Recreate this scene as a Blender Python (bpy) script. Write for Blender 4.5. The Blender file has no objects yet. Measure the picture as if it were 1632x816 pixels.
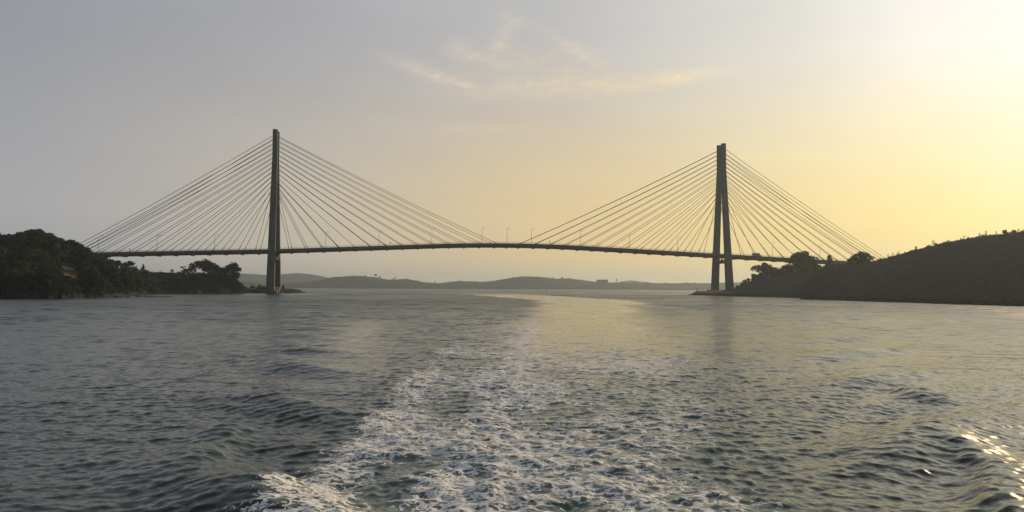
import bpy, bmesh, math, random
import numpy as np
from mathutils import Vector, Matrix

S = bpy.context.scene
COL = S.collection
rad = math.radians
rng = random.Random(7)

# ------------------------------------------------------------------ camera
FPX, CAM_H = 1256.0, 5.3
PITCH, ROLL = rad(2.29), rad(0.27)
Fw = np.array([0, math.cos(PITCH), math.sin(PITCH)])
R0 = np.array([1.0, 0, 0]); U0 = np.cross(R0, Fw)
Rt = R0 * math.cos(ROLL) + U0 * math.sin(ROLL)
Up = -R0 * math.sin(ROLL) + U0 * math.cos(ROLL)
cam_d = bpy.data.cameras.new('camera')
cam_d.sensor_width = 36.0
cam_d.lens = 36.0 * FPX / 1632.0
cam_d.clip_start = 0.5
cam_d.clip_end = 40000
cam = bpy.data.objects.new('camera', cam_d)
COL.objects.link(cam)
cam.matrix_world = Matrix(((Rt[0], Up[0], -Fw[0], 0), (Rt[1], Up[1], -Fw[1], 0),
                           (Rt[2], Up[2], -Fw[2], CAM_H), (0, 0, 0, 1)))
S.camera = cam

# ------------------------------------------------------------------ light
SUN_AZ, SUN_EL = rad(42.0), rad(15.5)          # clockwise from +Y
SUN_DIR = Vector((math.sin(SUN_AZ) * math.cos(SUN_EL), math.cos(SUN_AZ) * math.cos(SUN_EL), math.sin(SUN_EL)))
sun_d = bpy.data.lights.new('sun', 'SUN')
sun_d.energy = 2.6
sun_d.angle = rad(0.5)
sun_d.color = (1.0, 0.68, 0.36)
sun = bpy.data.objects.new('sun', sun_d)
COL.objects.link(sun)
sun.rotation_euler = SUN_DIR.to_track_quat('Z', 'Y').to_euler()

S.view_settings.view_transform = 'Standard'
S.view_settings.look = 'None'
S.view_settings.exposure = 0.24
S.view_settings.gamma = 1.0
S.view_settings.use_curve_mapping = False
S.cycles.max_bounces = 5
S.cycles.diffuse_bounces = 2
S.cycles.glossy_bounces = 3
S.cycles.transparent_max_bounces = 4
S.cycles.volume_bounces = 0
S.cycles.sample_clamp_indirect = 4.0
S.cycles.sample_clamp_direct = 1.0
S.cycles.use_denoising = True


class NT:
    """small helper for node trees"""
    def __init__(self, tree):
        self.t = tree
        tree.nodes.clear()

    def n(self, kind, ins=None, **props):
        nd = self.t.nodes.new(kind)
        for k, v in props.items():
            setattr(nd, k, v)
        for k, v in (ins or {}).items():
            self.put(nd.inputs[k], v)
        return nd

    def put(self, sock, v):
        if isinstance(v, bpy.types.NodeSocket):
            self.t.links.new(v, sock)
        elif isinstance(v, bpy.types.Node):
            self.t.links.new(v.outputs[0], sock)
        else:
            sock.default_value = v

    def m(self, op, a, b=None, c=None, clamp=False):
        nd = self.n('ShaderNodeMath', operation=op, use_clamp=clamp)
        self.put(nd.inputs[0], a)
        if b is not None:
            self.put(nd.inputs[1], b)
        if c is not None:
            self.put(nd.inputs[2], c)
        return nd.outputs[0]

    def v(self, op, a, b=None, scale=None):
        nd = self.n('ShaderNodeVectorMath', operation=op)
        self.put(nd.inputs[0], a)
        if b is not None:
            self.put(nd.inputs[1], b)
        if scale is not None:
            self.put(nd.inputs['Scale'], scale)
        return nd.outputs['Value'] if op in ('DOT_PRODUCT', 'LENGTH') else nd.outputs['Vector']

    def mix(self, f, a, b, blend='MIX'):
        nd = self.n('ShaderNodeMix', data_type='RGBA', blend_type=blend)
        self.put(nd.inputs[0], f)
        self.put(nd.inputs[6], a)
        self.put(nd.inputs[7], b)
        return nd.outputs[2]

    def ramp(self, f, stops, interp='LINEAR'):
        nd = self.n('ShaderNodeValToRGB')
        cr = nd.color_ramp
        cr.interpolation = interp
        while len(cr.elements) < len(stops):
            cr.elements.new(0.5)
        for e, (p, c) in zip(cr.elements, stops):
            e.position = p
            e.color = (*c, 1) if not isinstance(c, (int, float)) else (c, c, c, 1)
        self.put(nd.inputs[0], f)
        return nd.outputs[0]

    def rng(self, v, a, b, c=0.0, d=1.0, smooth=False):
        nd = self.n('ShaderNodeMapRange', interpolation_type='SMOOTHSTEP' if smooth else 'LINEAR')
        for i, x in enumerate((v, a, b, c, d)):
            self.put(nd.inputs[i], x)
        return nd.outputs[0]

    def noise(self, vec, scale, detail=3.0, rough=0.55, dist=0.0, color=False, **kw):
        nd = self.n('ShaderNodeTexNoise', {'Vector': vec, 'Scale': scale, 'Detail': detail, 'Roughness': rough, 'Distortion': dist}, **kw)
        return nd.outputs['Color'] if color else nd.outputs[0]


def lin(r, g, b):
    f = lambda c: c / 12.92 if c <= 0.04045 else ((c + 0.055) / 1.055) ** 2.4
    return (f(r / 255), f(g / 255), f(b / 255))


# ------------------------------------------------------------------ sky
W = bpy.data.worlds.new('World')
S.world = W
W.use_nodes = True
t = NT(W.node_tree)
out = t.n('ShaderNodeOutputWorld')
bg = t.n('ShaderNodeBackground', {'Strength': 0.1})
t.put(out.inputs['Surface'], bg)
nish = t.n('ShaderNodeTexSky', sky_type='NISHITA', sun_disc=False, sun_elevation=SUN_EL, sun_rotation=SUN_AZ,
           air_density=1.2, dust_density=4.0, ozone_density=1.0)
geo = t.n('ShaderNodeTexCoord')
d = t.v('NORMALIZE', geo.outputs['Generated'])
sep = t.n('ShaderNodeSeparateXYZ', {0: d})
el = t.m('ARCSINE', sep.outputs['Z'])                                   # radians
az = t.m('ARCTAN2', sep.outputs['X'], sep.outputs['Y'])
cosang = t.v('DOT_PRODUCT', d, tuple(SUN_DIR))
ang = t.m('ARCCOSINE', t.m('MINIMUM', cosang, 0.99999))
angn = t.m('DIVIDE', ang, rad(120))
# smoggy evening air: colour by angle from the sun, upper sky and horizon band
hi = t.ramp(angn, [(0.0, lin(226, 227, 227)), (0.07, lin(228, 229, 227)), (0.12, lin(227, 226, 221)), (0.18, lin(210, 208, 202)), (0.31, lin(179, 178, 178)),
                   (0.46, lin(159, 159, 163)), (0.60, lin(141, 143, 150)), (1.0, lin(92, 98, 108))])
lo = t.ramp(angn, [(0.0, lin(238, 228, 192)), (0.07, lin(244, 229, 172)), (0.13, lin(246, 222, 140)), (0.22, lin(234, 205, 130)), (0.34, lin(222, 193, 138)),
                   (0.46, lin(197, 184, 160)), (0.60, lin(168, 167, 168)), (1.0, lin(112, 116, 122))])
elf = t.rng(el, rad(1), rad(19), 0.0, 1.0, smooth=True)
skyc = t.mix(elf, lo, hi)
zen = t.rng(el, rad(20), rad(65), 1.0, 0.55, smooth=True)
skyc = t.v('SCALE', skyc, scale=zen)
# thin evening cirrus, laid out by compass bearing and height
cv = t.n('ShaderNodeCombineXYZ', {0: az, 1: el, 2: 0.0}).outputs[0]
def gauss(x, c, w):
    q = t.m('DIVIDE', t.m('SUBTRACT', x, c), w)
    return t.m('POWER', 2.718, t.m('MULTIPLY', t.m('MULTIPLY', q, q), -1.0))
warp = t.noise(cv, 9.0, 4.0, 0.6, color=True)
cw = t.v('ADD', cv, t.v('SCALE', t.v('SUBTRACT', warp, (0.5, 0.5, 0.5)), scale=0.045))
wisp = t.noise(t.v('MULTIPLY', cw, (11.0, 34.0, 1.0)), 3.4, 9.0, 0.72, 0.6)
wisp = t.rng(wisp, 0.34, 0.72, smooth=True)
def patch(azc, azw, elc, elw, tilt, amt):
    e2 = t.m('SUBTRACT', el, t.m('MULTIPLY', t.m('SUBTRACT', az, rad(azc)), tilt))
    return t.m('MULTIPLY', t.m('MULTIPLY', gauss(az, rad(azc), rad(azw)), gauss(e2, rad(elc), rad(elw))), amt)
pm = patch(-5.75, 3.1, 15.1, 0.5, -0.30, 0.95)
for a in ((3.8, 7.0, 14.4, 0.7, 0.03, 0.85), (12.0, 3.2, 14.8, 0.40, 0.10, 1.05), (-3.7, 1.3, 16.7, 0.75, -0.3, 0.6), (-1.0, 1.0, 17.5, 1.0, 0.9, 0.5), (0.0, 1.4, 19.0, 0.6, -0.3, 0.3),
          (4.7, 2.0, 16.9, 0.5, -0.5, 0.6), (1.0, 5.0, 16.0, 1.3, -0.05, 0.5), (-2.5, 3.4, 11.5, 0.4, 0.05, 0.4), (19.0, 4.0, 9.1, 0.25, 0.0, 0.4)):
    pm = t.m('ADD', pm, patch(*a))
cloud = t.m('MULTIPLY', t.m('ADD', t.m('MULTIPLY', wisp, 0.85), 0.22), pm, clamp=True)
cirr = t.ramp(angn, [(0.1, lin(255, 246, 205)), (0.26, lin(246, 218, 158)), (0.42, lin(228, 212, 190)), (0.7, lin(190, 185, 185))])
skyc = t.mix(t.m('MULTIPLY', cloud, 0.55), skyc, cirr)
# uneven, barely visible haze bands
band = t.noise(t.v('MULTIPLY', cv, (2.0, 9.0, 1.0)), 2.2, 4.0, 0.55)
skyc = t.v('SCALE', skyc, scale=t.rng(band, 0.2, 0.8, 0.965, 1.035))
SKY_GAIN = 10.0
glow = t.v('SCALE', skyc, scale=SKY_GAIN)
t.put(bg.inputs['Color'], t.mix(0.95, t.v('SCALE', nish.outputs[0], scale=0.6), glow))

# ------------------------------------------------------------------ helpers
def ray(px, py):
    return Fw + Rt * (px - 816) / FPX - Up * (py - 408) / FPX

def at(px, py, Y):
    """world point seen at photo position (px, py) standing Y metres ahead"""
    q = ray(px, py)
    return np.array([0, 0, CAM_H]) + q * (Y / q[1])

def horizon(px):
    lo_, hi_ = 400.0, 500.0
    for _ in range(40):
        md = (lo_ + hi_) / 2
        if ray(px, md)[2] > 0: lo_ = md
        else: hi_ = md
    return lo_


def tag(o, label=None, cat=None, group=None, kind=None):
    for k, v in (('label', label), ('category', cat), ('group', group), ('kind', kind)):
        if v is not None:
            o[k] = v
    return o


def empty(name, loc=(0, 0, 0), rz=0.0, label=None, cat=None, group=None):
    o = bpy.data.objects.new(name, None)
    o.empty_display_size = 0.5
    COL.objects.link(o)
    o.location = loc
    o.rotation_euler = (0, 0, rz)
    return tag(o, label, cat, group)


def link_mesh(name, me, mat, parent=None):
    o = bpy.data.objects.new(name, me)
    COL.objects.link(o)
    for m in (mat if isinstance(mat, (list, tuple)) else [mat]):
        me.materials.append(m)
    if parent is not None:
        o.parent = parent
    return o


class MB:
    """collects boxes, prisms and tubes into one mesh"""
    def __init__(self):
        self.v, self.f = [], []

    def poly(self, vs, fs):
        b = len(self.v)
        self.v += [tuple(map(float, p)) for p in vs]
        self.f += [tuple(b + i for i in f) for f in fs]

    def hexa(self, lo4, hi4):
        self.poly(list(lo4) + list(hi4), [(3, 2, 1, 0), (4, 5, 6, 7), (0, 1, 5, 4), (1, 2, 6, 5), (2, 3, 7, 6), (3, 0, 4, 7)])

    def box(self, c, s):
        x, y, z = c; a, b, h = s[0] / 2, s[1] / 2, s[2] / 2
        r = [(x - a, y - b), (x + a, y - b), (x + a, y + b), (x - a, y + b)]
        self.hexa([(p[0], p[1], z - h) for p in r], [(p[0], p[1], z + h) for p in r])

    def tube(self, pts, radii, n=6, caps=True):
        pts = [Vector(p) for p in pts]
        if not isinstance(radii, (list, tuple)):
            radii = [radii] * len(pts)
        rings = []
        b = len(self.v)
        for i, p in enumerate(pts):
            dd = (pts[min(i + 1, len(pts) - 1)] - pts[max(i - 1, 0)]).normalized()
            s = dd.cross(Vector((0, 0, 1)))
            if s.length < 1e-3: s = Vector((1, 0, 0))
            s.normalize(); u = s.cross(dd)
            for k in range(n):
                a = 2 * math.pi * k / n
                self.v.append(tuple(p + (s * math.cos(a) + u * math.sin(a)) * radii[i]))
        for i in range(len(pts) - 1):
            for k in range(n):
                a0 = b + i * n + k; a1 = b + i * n + (k + 1) % n
                self.f.append((a0, a1, a1 + n, a0 + n))
        if caps:
            self.f.append(tuple(b + k for k in reversed(range(n))))
            self.f.append(tuple(b + (len(pts) - 1) * n + k for k in range(n)))

    def build(self, name, mat, parent=None, smooth=False):
        me = bpy.data.meshes.new(name)
        me.from_pydata(self.v, [], self.f)
        if smooth:
            me.shade_smooth()
        bm = bmesh.new(); bm.from_mesh(me)
        bmesh.ops.recalc_face_normals(bm, faces=bm.faces)
        bm.to_mesh(me); bm.free()
        return link_mesh(name, me, mat, parent)


def np_mesh(name, verts, quads, smooth=True):
    me = bpy.data.meshes.new(name)
    nv, nq = len(verts), len(quads)
    me.vertices.add(nv)
    me.vertices.foreach_set('co', np.ascontiguousarray(verts, np.float32).ravel())
    me.loops.add(nq * 4)
    me.loops.foreach_set('vertex_index', np.ascontiguousarray(quads, np.int32).ravel())
    me.polygons.add(nq)
    me.polygons.foreach_set('loop_start', np.arange(0, nq * 4, 4, dtype=np.int32))
    if smooth:
        me.polygons.foreach_set('use_smooth', np.ones(nq, bool))
    me.update(calc_edges=True)
    return me


def grid_quads(nr, nc, wrap=False):
    i = np.arange(nr - 1)[:, None]; j = np.arange(nc if wrap else nc - 1)[None, :]
    j1 = (j + 1) % nc
    return np.stack([i * nc + j, i * nc + j1, (i + 1) * nc + j1, (i + 1) * nc + j], -1).reshape(-1, 4)


def vnoise(x, y, seed=0):
    """smooth value noise, numpy"""
    x = np.asarray(x, float); y = np.asarray(y, float)
    xi, yi = np.floor(x), np.floor(y)
    fx, fy = x - xi, y - yi
    fx = fx * fx * (3 - 2 * fx); fy = fy * fy * (3 - 2 * fy)
    def hsh(a, b):
        q = np.sin(a * 127.1 + b * 311.7 + seed * 74.7) * 43758.5453
        return q - np.floor(q)
    return ((hsh(xi, yi) * (1 - fx) + hsh(xi + 1, yi) * fx) * (1 - fy) + (hsh(xi, yi + 1) * (1 - fx) + hsh(xi + 1, yi + 1) * fx) * fy)

def fbm(x, y, seed=0, oct=4):
    s, a, n = 0, 1.0, 0
    for k in range(oct):
        s = s + a * vnoise(x * 2 ** k, y * 2 ** k, seed + k); n += a; a *= 0.5
    return s / n

def sstep(a, b, x):
    q = np.clip((x - a) / (b - a), 0, 1)
    return q * q * (3 - 2 * q)


# ------------------------------------------------------------------ materials
def new_mat(name):
    m = bpy.data.materials.new(name)
    m.use_nodes = True
    return m, NT(m.node_tree)

def simple_mat(name, c1, c2, scale, rough=0.8, spec=0.3, stretch=(1, 1, 1), coord='Object', lo=0.35, hi=0.68):
    m, t = new_mat(name)
    o = t.n('ShaderNodeOutputMaterial')
    tc = t.n('ShaderNodeTexCoord')
    vec = t.v('MULTIPLY', tc.outputs[coord], stretch)
    f = t.rng(t.noise(vec, scale, 5.0, 0.6), lo, hi)
    b = t.n('ShaderNodeBsdfPrincipled', {'Base Color': t.mix(f, (*c1, 1), (*c2, 1)), 'Roughness': rough, 'Specular IOR Level': spec})
    t.put(o.inputs['Surface'], b)
    return m

def leaf_mat(name, c1, c2, trans=0.3, vary=1.0, soft=0.0):
    m, t = new_mat(name)
    o = t.n('ShaderNodeOutputMaterial')
    oi = t.n('ShaderNodeObjectInfo')
    tc = t.n('ShaderNodeTexCoord')
    gm = t.n('ShaderNodeNewGeometry')
    f = t.m('ADD', t.m('MULTIPLY', t.noise(tc.outputs['Object'], 0.9, 2.0), 0.6), t.m('MULTIPLY', gm.outputs['Random Per Island'], 0.4 * vary))
    c = t.mix(t.rng(f, 0.25, 0.75), (*c1, 1), (*c2, 1))
    hs = t.n('ShaderNodeHueSaturation', {'Hue': t.rng(oi.outputs['Random'], 0, 1, 0.47, 0.52), 'Saturation': t.rng(oi.outputs['Random'], 0, 1, 0.8, 1.1),
                                         'Value': t.rng(oi.outputs['Random'], 0, 1, 0.75, 1.2), 'Color': c})
    df = t.n('ShaderNodeBsdfPrincipled', {'Base Color': hs, 'Roughness': 0.7, 'Specular IOR Level': 0.15})
    if soft:        # foliage shaded by the lie of the whole slope more than by each leaf
        t.put(df.inputs['Normal'], t.v('NORMALIZE', t.v('ADD', t.v('SCALE', gm.outputs['Normal'], scale=1 - soft), (0, -0.45 * soft, 0.9 * soft))))
    tr = t.n('ShaderNodeBsdfTranslucent', {'Color': hs})
    mx = t.n('ShaderNodeMixShader', {0: trans, 1: df, 2: tr})
    t.put(o.inputs['Surface'], mx)
    return m

M_conc = simple_mat('weathered_concrete', (0.07, 0.066, 0.060), (0.14, 0.13, 0.115), 0.22, 0.85, 0.25, (1, 1, 0.25))
M_deck = simple_mat('deck_concrete', (0.105, 0.085, 0.068), (0.165, 0.138, 0.112), 0.12, 0.85, 0.25, (1, 1, 4))
M_cable = simple_mat('cable_sheath', (0.05, 0.04, 0.035), (0.08, 0.065, 0.055), 0.2, 0.55, 0.4)
M_steel = simple_mat('galvanised_steel', (0.20, 0.20, 0.20), (0.30, 0.30, 0.30), 0.8, 0.5, 0.5)
M_dark = simple_mat('dark_metal', (0.03, 0.03, 0.035), (0.06, 0.06, 0.06), 0.8, 0.5, 0.4)
M_white = simple_mat('white_paint', (0.68, 0.66, 0.62), (0.80, 0.79, 0.76), 0.8, 0.6, 0.4)
M_glass = simple_mat('vehicle_glass', (0.02, 0.025, 0.03), (0.04, 0.045, 0.05), 1.0, 0.1, 0.6)
M_van = simple_mat('van_paint', (0.24, 0.26, 0.26), (0.32, 0.33, 0.33), 0.6, 0.35, 0.5)
M_bark = simple_mat('bark', (0.05, 0.04, 0.03), (0.11, 0.09, 0.07), 3.0, 0.9, 0.1, (1, 1, 0.3))
M_rock = simple_mat('wet_rock', (0.05, 0.048, 0.045), (0.14, 0.125, 0.11), 1.2, 0.7, 0.3)
M_leaf = leaf_mat('broad_leaves', (0.020, 0.038, 0.018), (0.050, 0.072, 0.030))
M_leaf2 = leaf_mat('olive_leaves', (0.030, 0.046, 0.020), (0.062, 0.080, 0.034))
M_scrub = leaf_mat('scrub_leaves', (0.085, 0.084, 0.075), (0.115, 0.112, 0.098), 0.05, 0.3, 0.72)
M_roof = simple_mat('far_render', (0.30, 0.28, 0.26), (0.38, 0.36, 0.33), 0.1)

def terrain_mat(name, patch=None):
    m, t = new_mat(name)
    o = t.n('ShaderNodeOutputMaterial')
    g = t.n('ShaderNodeNewGeometry')
    pos = g.outputs['Position']
    n1 = t.noise(pos, 0.05, 5.0, 0.6)
    n2 = t.noise(pos, 0.6, 4.0, 0.6)
    c = t.mix(t.rng(n1, 0.38, 0.62), (0.024, 0.034, 0.018, 1), (0.056, 0.056, 0.032, 1))
    c = t.mix(t.rng(n2, 0.50, 0.75), c, (0.058, 0.052, 0.036, 1))
    z = t.n('ShaderNodeSeparateXYZ', {0: pos}).outputs['Z']
    wet = t.rng(t.m('ADD', z, t.m('MULTIPLY', n2, 0.9)), 2.2, 4.2)
    c = t.mix(wet, (0.022, 0.021, 0.019, 1), c)
    for p, r, colr in (patch or []):
        q = t.v('MULTIPLY', t.v('SUBTRACT', pos, tuple(p)), (1 / r[0], 1 / r[1], 1 / r[2]))
        f = t.m('ADD', t.v('LENGTH', q), t.m('MULTIPLY', n2, 0.9))
        c = t.mix(t.rng(f, 1.6, 1.2), c, (*colr, 1))
    b = t.n('ShaderNodeBsdfPrincipled', {'Base Color': c, 'Roughness': 0.9, 'Specular IOR Level': 0.1})
    t.put(o.inputs['Surface'], b)
    return m

# ------------------------------------------------------------------ terrain
def interp_table(tab):
    tab = np.array(tab, float)
    def fn(px):
        return [np.interp(px, tab[:, 0], tab[:, k]) for k in range(1, tab.shape[1])]
    return fn

class Land:
    """heightfield strip: columns by bearing, rows from its shore to behind its crest.
    table rows: photo x, shore distance, crest distance, photo y of the crest, far shore distance"""
    def __init__(self, name, tab, nc, nr, mat, seed, bank=1.6, rough=1.2, power=1.0):
        fn = interp_table(tab)
        px = np.linspace(tab[0][0], tab[-1][0], nc)
        ys, yc, ycr, yb = fn(px)
        dirx = np.array([ray(p, 455)[0] / ray(p, 455)[1] for p in px])
        zc = np.array([at(p, q, y)[2] for p, q, y in zip(px, ycr, yc)])
        zc = np.maximum(zc, 0.4)
        ys = ys + (fbm(px * 0.13, px * 0, seed) - 0.5) * 9 * np.clip((yc - ys) / 60, 0.1, 1)
        u = np.linspace(0, 1, nr)[:, None]
        Y = np.where(u < 0.72, ys - 4 + (yc - ys + 4) * (u / 0.72), yc + (yb - yc) * (u - 0.72) / 0.28)
        X = dirx * Y
        s = np.clip((Y - ys) / (yc - ys), -1, 1)
        b = np.minimum(bank, zc * 0.8)
        up = b * sstep(-0.02, np.clip(4.0 / (yc - ys), 0.01, 0.4), s) + (zc - b) * (sstep(0, 1, s) * 0.55 + 0.45 * np.clip(s, 0, 1)) ** power
        up = up - 1.5 * (s < 0) * np.clip(-s * (yc - ys) / 4, 0, 1)
        q = np.clip((Y - yc) / (yb - yc), 0, 1)
        dn = (zc + 2.5) * (1 - sstep(0, 1, q)) - 2.5
        Z = np.where(Y <= yc, up, dn)
        nz = (fbm(X / 14, Y / 14, seed + 3) - 0.5) * 2 * rough + (fbm(X / 4, Y / 4, seed + 9, 3) - 0.5) * rough * 0.6
        Z = Z + nz * np.clip((s - 0.01) * 8, 0, 1) * np.clip(zc / 8, 0.15, 1) * (1 - q)
        self.px, self.ys, self.yc, self.yb, self.Y, self.Z = px, ys, yc, yb, Y, Z
        V = np.stack([X, Y, Z], -1).reshape(-1, 3)
        self.obj = link_mesh(name, np_mesh(name, V, grid_quads(nr, nc)), mat)
        tag(self.obj, kind='structure')

    def point(self, px, s):
        """s: 0 at the shore, 1 on the crest, up to 2 on the far side"""
        j = np.interp(px, self.px, np.arange(len(self.px)))
        j0 = int(min(max(round(float(j)), 0), len(self.px) - 1))
        ys, yc, yb = self.ys[j0], self.yc[j0], self.yb[j0]
        Y = ys + (yc - ys) * s if s <= 1 else yc + (yb - yc) * (s - 1)
        q = ray(px, 455)
        return Vector((q[0] / q[1] * Y, Y, float(np.interp(Y, self.Y[:, j0], self.Z[:, j0]))))

clay = at(114, 438, 372)
road = at(104, 427, 386)
M_terr = terrain_mat('hillside_soil', [(clay, (7, 14, 2.6), (0.115, 0.075, 0.045)), (at(215, 442, 520), (24, 50, 4.0), (0.048, 0.043, 0.032)),
                                       (road, (9, 8, 0.7), (0.10, 0.085, 0.055)), (at(463, 463, 640), (7, 25, 2.2), (0.14, 0.15, 0.04))])  # last patch: islet grass, with its sunlit brightness put into the colour
M_terr2 = terrain_mat('far_hillside_soil')

headland = Land('headland_terrain', [
    (-260, 300, 430, 386, 640), (-120, 305, 430, 386, 640), (0, 310, 430, 386, 640), (55, 308, 440, 380, 650), (100, 315, 445, 396, 660), (130, 333, 448, 409, 660),
    (150, 340, 455, 419, 660), (175, 360, 465, 424, 660), (200, 400, 490, 431, 670), (235, 490, 565, 434.5, 680), (300, 528, 585, 436.5, 690), (345, 555, 605, 440, 700),
    (372, 580, 620, 448, 700), (388, 588, 622, 458.5, 690), (400, 592, 626, 459.8, 690), (440, 590, 640, 459.6, 690), (470, 610, 655, 461.0, 690), (480, 645, 662, 464, 680), (488, 664, 668, 466.4, 676)],
    360, 70, M_terr, 1)
right_bank = Land('point_terrain', [
    (1096, 624, 632, 470.3, 640), (1104, 622, 640, 467.5, 662), (1112, 612, 650, 463.4, 690), (1135, 590, 660, 462.6, 720), (1165, 540, 675, 462.6, 760), (1174, 530, 650, 462, 780), (1188, 520, 645, 456, 790),
    (1212, 505, 630, 445, 800), (1250, 480, 610, 437, 800), (1276, 458, 590, 434, 800), (1320, 445, 585, 429, 800), (1380, 440, 580, 425, 800)],
    240, 60, M_terr2, 21)
right_hill = Land('hillside_terrain', [
    (1275, 399, 404, 476.6, 410), (1281, 396, 425, 466, 440), (1290, 390, 455, 446, 500), (1302, 384, 478, 432, 560), (1330, 372, 490, 426, 600), (1370, 350, 495, 421, 650), (1400, 335, 490, 416.5, 660), (1427, 322, 480, 409.5, 660),
    (1450, 315, 470, 402.5, 660), (1480, 303, 462, 396, 660), (1530, 285, 455, 385.5, 660), (1575, 272, 450, 378, 660), (1632, 255, 445, 373, 660), (1760, 235, 440, 366, 660), (1980, 215, 440, 380, 660), (2300, 205, 440, 400, 660)],
    360, 80, M_terr2, 41, rough=1.6)

# far hills across the strait
def far_ridge(name, pts, crest, shore, back, seed, nc=260, nr=36):
    tab = [(p, shore, crest, y, back) for p, y in pts]
    l = Land(name, tab, nc, nr, M_far, seed, bank=3.0, rough=3.0, power=1.2)
    return l

M_far = simple_mat('far_forest', (0.025, 0.035, 0.024), (0.06, 0.066, 0.042), 0.012, 0.95, 0.1, coord='Object')
far_main = far_ridge('near_hills', [(-500, 450), (-200, 446), (100, 450), (380, 449), (420, 451), (455, 451), (480, 450), (508, 446.5), (530, 441.8), (555, 440.2), (578, 439.8), (600, 442), (622, 446.5), (650, 444.5), (676, 450),
    (702, 451.5), (730, 448), (762, 449.5), (788, 448), (810, 443), (838, 440.5), (868, 441.2), (885, 444.5), (910, 443.8), (930, 446.8), (952, 449.5), (985, 450.5), (1030, 451.5), (1060, 451), (1110, 451.5), (1170, 450.5),
    (1300, 448), (1600, 446), (1900, 449), (2200, 452)], 2900, 2450, 3700, 61)
far_back = far_ridge('far_hills', [(-500, 440), (-100, 437), (200, 436), (300, 433.5), (350, 434.5), (395, 436), (425, 438.5), (452, 436.5), (478, 435), (502, 438), (526, 442.5), (560, 449), (620, 454),
    (900, 455), (960, 452.5), (985, 449.5), (1004, 446.3), (1018, 448), (1050, 452.5), (1200, 454), (1500, 452), (2000, 450)], 4700, 4300, 5600, 81)

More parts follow.
